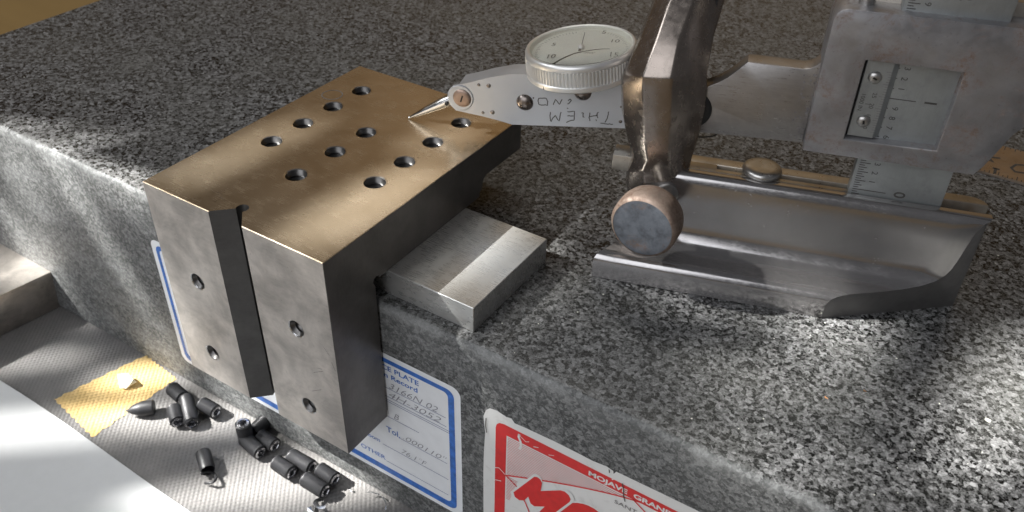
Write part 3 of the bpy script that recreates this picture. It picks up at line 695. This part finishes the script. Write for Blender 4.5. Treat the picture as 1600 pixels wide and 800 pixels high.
strokes = [[(572, 325), (580, 326)], [(625, 332), (690, 326), (714, 358), (710, 396), (632, 393), (618, 358), (625, 332)], [(765, 392), (787, 342), (825, 390), (852, 340)], [(905, 388), (940, 348), (928, 335), (908, 352)], [(896, 422), (908, 428)],
           [(738, 462), (735, 512), (742, 552), (785, 492), (820, 548), (842, 462)], [(903, 460), (968, 452), (966, 540), (930, 545), (890, 562)], [(905, 498), (960, 500)], [(1038, 470), (1055, 468), (1050, 510), (1065, 512)],
           [(1120, 465), (1108, 515), (1122, 548)], [(1200, 462), (1180, 492), (1195, 520)], [(1112, 512), (1195, 490)], [(1172, 535), (1184, 545)], [(1298, 456), (1290, 510), (1262, 562)], [(1220, 568), (1280, 575), (1340, 580)]]
es = []
for s in strokes:
    pts = []
    for i in range(len(s) - 1):
        for t in np.linspace(0, 1, 5)[:-1]: pts.append((s[i][0] * (1 - t) + s[i + 1][0] * t + random.uniform(-3, 3), s[i][1] * (1 - t) + s[i + 1][1] * t + random.uniform(-3, 3)))
    pts.append(s[-1]); es.append(ribbon([one(*z6(*p), IE - .004) for p in pts], .028, NG))
link('engraved_name', join(es), M['ink'], ti, 0)
# dial
al = math.radians(7.5); DN = (-E1 * math.sin(al) + EZ * math.cos(al)); DU = (E1 * math.cos(al) + EZ * math.sin(al)); DV = E2.copy()
dc = W(-10.83, 1.47, 5.48); RO = 1.47
nk = 96; v = []; f = []
prof_ = [(RO - .10, -.015), (RO - .05, .0), (RO - .015, -.02), (RO + .01, -.07), (RO + .02, -.16), (RO + .005, -.19), ('k', -.20), ('k', -.56), (RO + .01, -.575), (RO + .03, -.60), (RO + .03, -.70), (RO - .03, -.75), (RO - .4, -.76)]
n = nk * 4
for r, h in prof_:
    for k in range(n):
        a = 2 * PI * k / n
        rr = (RO + .028 if k % 4 in (0, 1) else RO - .022) if r == 'k' else r
        v.append(dc + DN * h + (DU * math.cos(a) + DV * math.sin(a)) * rr)
for i in range(len(prof_) - 1):
    for k in range(n): a, b = i * n + k, i * n + (k + 1) % n; f.append((a, b, b + n, a + n))
bz = link('bezel', recalc(mesh(v, f)), M['chrome'], ti, 35)
link('bezel_inner_ring', lathe([(RO - .10, -.015), (RO - .19, -.17)], 96, tuple(dc), tuple(DN), DU), M['dial'], ti, 60)
fa = link('dial_face', lathe([(0, -.16), (RO - .17, -.16)], 64, tuple(dc), tuple(DN), DU), M['dial'], ti, 0)
link('dial_stem', lathe([(.5, -.75), (.5, -1.05)], 32, tuple(dc), tuple(DN)), M['satin'], ti)
link('bezel_notch', boxm(dc + DN * -.71 + (DU * -.52 + DV * -.85).normalized() * (RO + .0), DU * .06, DN * .08, -DV * .045), M['slot'], bz, 0)
def dp(a, r, h=-.152): return dc + DN * h + (DU * math.sin(a) - DV * math.cos(a)) * r   # angle measured from the front
dt = []
for k in range(-36, 37):
    a = k * PI / 40
    ln = .10 if k % 5 == 0 else .06
    if abs(k) % 1 == 0: dt.append(ribbon([dp(a, 1.20), dp(a, 1.20 - ln)], .012, DN))
for s, (px, py) in (('5', (866, 70)), ('10', (861.5, 86)), ('15', (888.5, 95.8)), ('20', (928, 94.5)), ('15', (957.5, 81.5)), ('10', (960, 64.5)), ('5', (944, 52))):
    P = onp(px, py, dc + DN * -.15, DN)
    dt.append(text(s, .27, P - DV * .10, DU, DV, 0, 0, None, 'CENTER'))
P = onp(921, 82.5, dc + DN * -.15, DN); dt.append(text('.0005"', .12, P - DV * .05, DU, DV, 0, align='CENTER'))
tag(link('dial_print', join([t for t in dt]), M['dialink'], fa, 0), kind='stuff')
hub = onp(908, 73.5, dc + DN * -.1, DN)
link('dial_hub', lathe([(0, .05), (.06, .04), (.09, 0), (.09, -.06)], 20, tuple(hub), tuple(DN)), M['chrome'], ti, 60)
link('dial_hand', join([ribbon([hub + DN * -.015, hub + DN * -.015 + DV * 1.0 - DU * .1], .018, DN), ribbon([hub - DN * .015, hub - DN * .015 - DV * .25], .07, DN)]), M['dialink'], ti, 0)
cr = [onp(800 + a / 5.714, 20 + b / 5.714, dc + DN * -.03, DN) for a, b in ((362, 458), (420, 425), (480, 397), (560, 367), (650, 347), (740, 333), (820, 326), (875, 325))]
link('crystal_hairline', tube(cr, [.014, .014, .013, .012, .011, .009, .006, .004], 5), M['dialink'], ti)  # thin dark curved line laid across the crystal
gm_ = NT('watch_crystal'); gm_.set(Base_Color=(1, 1, 1), Roughness=.06); gm_.b.inputs['Transmission Weight'].default_value = 1; gm_.b.inputs['IOR'].default_value = 1.2
link('crystal', lathe([(0, .01), (.7, .008), (RO - .14, -.012), (RO - .12, -.02), (0, -.02)], 64, tuple(dc), tuple(DN)), gm_.m, ti, 60)

# ------------------------------------------------------------------ set screws on the mat
RS = .262
def screw_mesh_body():
    n = 26; pr = [(RS * .52, -.02), (RS * .78, 0), (RS * .97, .035), (RS, .06)]
    k = .06
    while k < .90: pr += [(RS - .008, k + .02), (RS, k + .04)]; k += .04
    pr += [(RS * .97, .95), (RS * .8, 1.0), (0, 1.0)]
    return lathe(pr, n, (0, 0, 0), (-1, 0, 0))
sbm = screw_mesh_body(); sbm.materials.append(M['oxide']); sbm.shade_smooth(); sbm.set_sharp_from_angle(angle=.6)
sk = lathe([(RS * .54, .021), (RS * .50, .0), (RS * .46, -.16), (0, -.2)], 6, (0, 0, 0), (1, 0, 0)); rimm = lathe([(RS * .78, .002), (RS * .52, .022)], 26, (0, 0, 0), (1, 0, 0)); skm = join([sk, rimm]); skm.materials.append(M['socket'])
SC = [ # near end (socket) px, far end px, label
 ((407.5, 708), (381, 684), 'black set screw at the left of the row, its bright socket facing the viewer'),
 ((430, 697), (406, 681), 'short looking black set screw wedged between its neighbour and the granite foot'),
 ((456, 739), (430, 721), 'black set screw in the middle of the row, nearer the open mat'),
 ((487.5, 731), (453, 711), 'black set screw in the middle of the row, against the granite foot'),
 ((509, 768), (475, 747), 'black set screw at the right end of the row, nearest the viewer'),
 ((524, 750), (506, 738), 'black set screw at the right end of the row, tucked under the granite'),
 ((286, 622), (268, 606), 'black set screw at the back of the left cluster, beside the yellow tape'),
 ((278, 660), (272, 638), 'small black set screw at the front left of the left cluster'),
 ((300, 662), (290, 617), 'long black set screw leaning across the middle of the left cluster'),
 ((338, 644), (318, 632), 'black set screw with a glinting silver socket at the right of the left cluster'),
 ((396, 676), (404, 668), 'black set screw half hidden behind the row, pale end showing'),
]
first = None
for i, (a, b, lab) in enumerate(SC):
    zc = T + .05 + RS
    p, q = onz(*a, zc), onz(*b, zc); d = p - q; ln = min(1.35, max(.75, d.length)); d.normalize()
    r = thing('set_screw', lab, 'set screw', tuple(p), 'black set screws spilled along the foot of the granite')
    r.rotation_euler = (random.uniform(0, 2), 0, math.atan2(d.y, d.x)); r.rotation_mode = 'XYZ'
    o = bpy.data.objects.new('screw_body', sbm); COL.objects.link(o); o.parent = r; o.scale = (ln, 1, 1)
    o = bpy.data.objects.new('hex_socket', skm); COL.objects.link(o); o.parent = r
# standing screw
r = thing('set_screw', 'black set screw standing on end at the left tip of the row, shiny top', 'set screw', tuple(onz(379, 661, T + 1.0)), 'black set screws spilled along the foot of the granite')
r.rotation_euler = (0, -PI / 2, .3)
o = bpy.data.objects.new('screw_body', sbm); COL.objects.link(o); o.parent = r; o.scale = (.95, 1, 1)
o = bpy.data.objects.new('hex_socket', skm); COL.objects.link(o); o.parent = r
# cone point screw near the tape
p = onz(241, 636, T + .3); q = onz(212, 640, T + .3); d = (q - p); r = thing('set_screw', 'black cone pointed set screw lying alone just right of the yellow tape', 'set screw', tuple(p), 'black set screws spilled along the foot of the granite')
link('screw_body', lathe([(0, -.02), (.24, 0), (.265, .03), (.265, .38), (.24, .5), (.16, .72), (.06, .86), (0, .88)], 26, tuple(p), tuple(d)), M['oxide'], r, 35)
link('screw_point', lathe([(.065, .85), (.03, .93), (0, .95)], 12, tuple(p), tuple(d)), M['socket'], r, 35)
# lone screw with a broken curl of metal at its end
p = onz(325, 735, T + .3); q = onz(317, 707, T + .3); d = (p - q); r = thing('set_screw', 'lone black set screw out on the mat with broken curl of metal', 'set screw', tuple(q), 'black set screws spilled along the foot of the granite')
link('screw_body', lathe([(0, -.02), (.2, 0), (.25, .04), (.25, d.length - .1), (.22, d.length)], 26, tuple(q), tuple(d)), M['oxide'], r, 35)
link('screw_end', lathe([(.2, 0), (.1, -.03), (0, -.1)], 16, tuple(q), tuple(-d)), M['socket'], r, 35)
cu = [onz(325 + 13 * math.cos(t), 746 + 9 * math.sin(t), T + .2 + .08 * math.sin(t * 2)) for t in np.linspace(-2.6, 1.9, 18)]
link('metal_curl', tube(cu, .045, 8), M['oxide'], r)
# bits on the mat
def lump(name, px, py, z, sz, mat, label, cat, seed, n=9):
    rnd = random.Random(seed); c = onz(px, py, z); bm = bmesh.new()
    for k in range(n):
        bm.verts.new((rnd.uniform(-1, 1) * sz[0], rnd.uniform(-1, 1) * sz[1], rnd.uniform(0, 1) * sz[2]))
    bmesh.ops.convex_hull(bm, input=bm.verts); me = bpy.data.meshes.new('l'); bm.to_mesh(me); bm.free()
    bm = bmesh.new(); bm.from_mesh(me); bmesh.ops.delete(bm, geom=[v for v in bm.verts if not v.link_faces], context='VERTS'); bm.to_mesh(me); bm.free()
    o = link(name, me, mat, None, 0); o.location = c; return tag(o, label, cat)
lump('plastic_crumb', 197, 600, T + .05, (.36, .3, .34), M['plastic'], 'small white crumb of plastic sitting on the yellow tape', 'crumb', 5, 12)
def curl(px, py, r, z, t0, t1, label, wid=.05, rise=.15):
    c = onz(px, py, z); pts = [c + Vector((r * math.cos(t), r * math.sin(t) * .8, .04 + rise * (t - t0) / (t1 - t0))) for t in np.linspace(t0, t1, 16)]
    o = thing('metal_shaving', label, 'swarf', tuple(c)); link('shaving_strip', ribbon(pts, wid, (0.1, .2, 1)), M['chip'], o, 0); return o
curl(583, 790, .45, T + .06, .2, 2.6, 'curved thread of swarf on the mat at the foot of the granite')
curl(508, 792, .3, T + .06, 2.4, 5.5, 'bright curled shaving at the bottom edge, beside the screw row', .16, .3)
lump('metal_crumb', 489, 797, T + .06, (.18, .16, .12), M['chip'], 'silver crumb of metal at the very bottom edge of the mat', 'metal chip', 8)
lump('metal_crumb', 549, 766, T + .06, (.10, .06, .06), M['chip'], 'small pale crumb of metal under the calibration sticker, against the granite', 'metal chip', 9)
lump('metal_crumb', 212, 637, T + .06, (.05, .05, .04), M['chip'], 'tiny glint of metal at the tip of the cone pointed screw', 'metal chip', 10)
lump('brass_chip', 1292, 622, .003, (.06, .03, .015), M['brass'], 'copper coloured chip on the granite, left of two', 'metal chip', 11)
lump('brass_chip', 1352, 611, .003, (.05, .025, .012), M['brass'], 'copper coloured chip on the granite, right of two', 'metal chip', 12)
lump('white_chip', 1543, 657, .003, (.085, .06, .03), M['plastic'], 'white chip on the sunlit granite at the right', 'crumb', 13)
rnd = random.Random(3); dd = []
for k in range(150):
    px, py = rnd.uniform(30, 1590), rnd.uniform(10, 780)
    c = onz(px, py, .003)
    if c.y < GY + .3 or c.y > 45 or (c.x < 3 and c.y < 9 and c.x > -6.5): continue
    s = rnd.uniform(.008, .03)
    dd.append(lathe([(0, s * .6), (s, 0)], 4, tuple(c)))
dd = join(dd); o = link('dust_specks', dd, M['plastic'], None, 0); tag(o, 'pale specks of dust scattered over the granite', 'dust', kind='stuff')

# ------------------------------------------------------------------ patches of sun
Y = math.radians
#SUN#
def sp(px, py, z, w, l, ang, power, blend=.5, plane=None, soft=.7):
    c = onz(px, py, z) if plane is None else onp(px, py, *plane)
    sunpatch(c.x, c.y, c.z, w, l, math.radians(ang), power, blend, soft)
FP = ((0, GY, 0), (0, 1, 0))
# granite top
sp(1575, 640, 0, 2.0, 8, 84, 5.0, .9)
sp(1150, 472, 0, 1.0, 3.6, 17, 5, .9, None, 1.2)
sp(1300, 520, 0, .7, 1.6, 100, 5, .9, None, 1.0)
sp(1230, 720, 0, 1.3, 3.4, 14, 4.5, .95, None, 1.2)
sp(1230, 600, 0, 1.0, 2.4, 20, 5, .95, None, 1.2)
sp(235, 290, 0, .7, 4.0, 20, 7.0, .7)
sp(60, 240, 0, .5, 9, 10, 8.0, .5)
sp(1290, 478, .4, .28, 3.2, 105, 9.0, .4)
# front of the granite
sp(140, 340, 0, .9, 7, 60, 5, .8, FP)
sp(50, 400, 0, .9, 9, 60, 5, .8, FP)
sp(30, 290, 0, 1.4, 9, 30, 3.5, .9, FP)
# mat and paper
sp(340, 650, T, 1.6, 9, 35, 5, .8)
sp(560, 720, T, 1.8, 8, 40, 6, .8)
sp(430, 770, T, 1.6, 8, 40, 6, .8)
sp(90, 670, T, 1.8, 16, 40, 2.0, .5)
sp(230, 590, T, 1.4, 4, 40, 5, .8)
# on the angle plate and the parallel bar
sp(380, 235, H, .75, 6.5, 85, 7.0, .8)
sp(575, 318, H, 1.1, 6.4, 85, 9.5, .8)
sp(700, 215, H, .6, 2.0, 85, 5.0, .9)
sp(785, 410, HP, 2.0, 4.2, 90, .8, .5)
sp(40, 415, T + 2, 2.2, 5, 20, 3.0, .8)
sp(20, 565, T, 1.2, 5, 40, 3.5, .8)
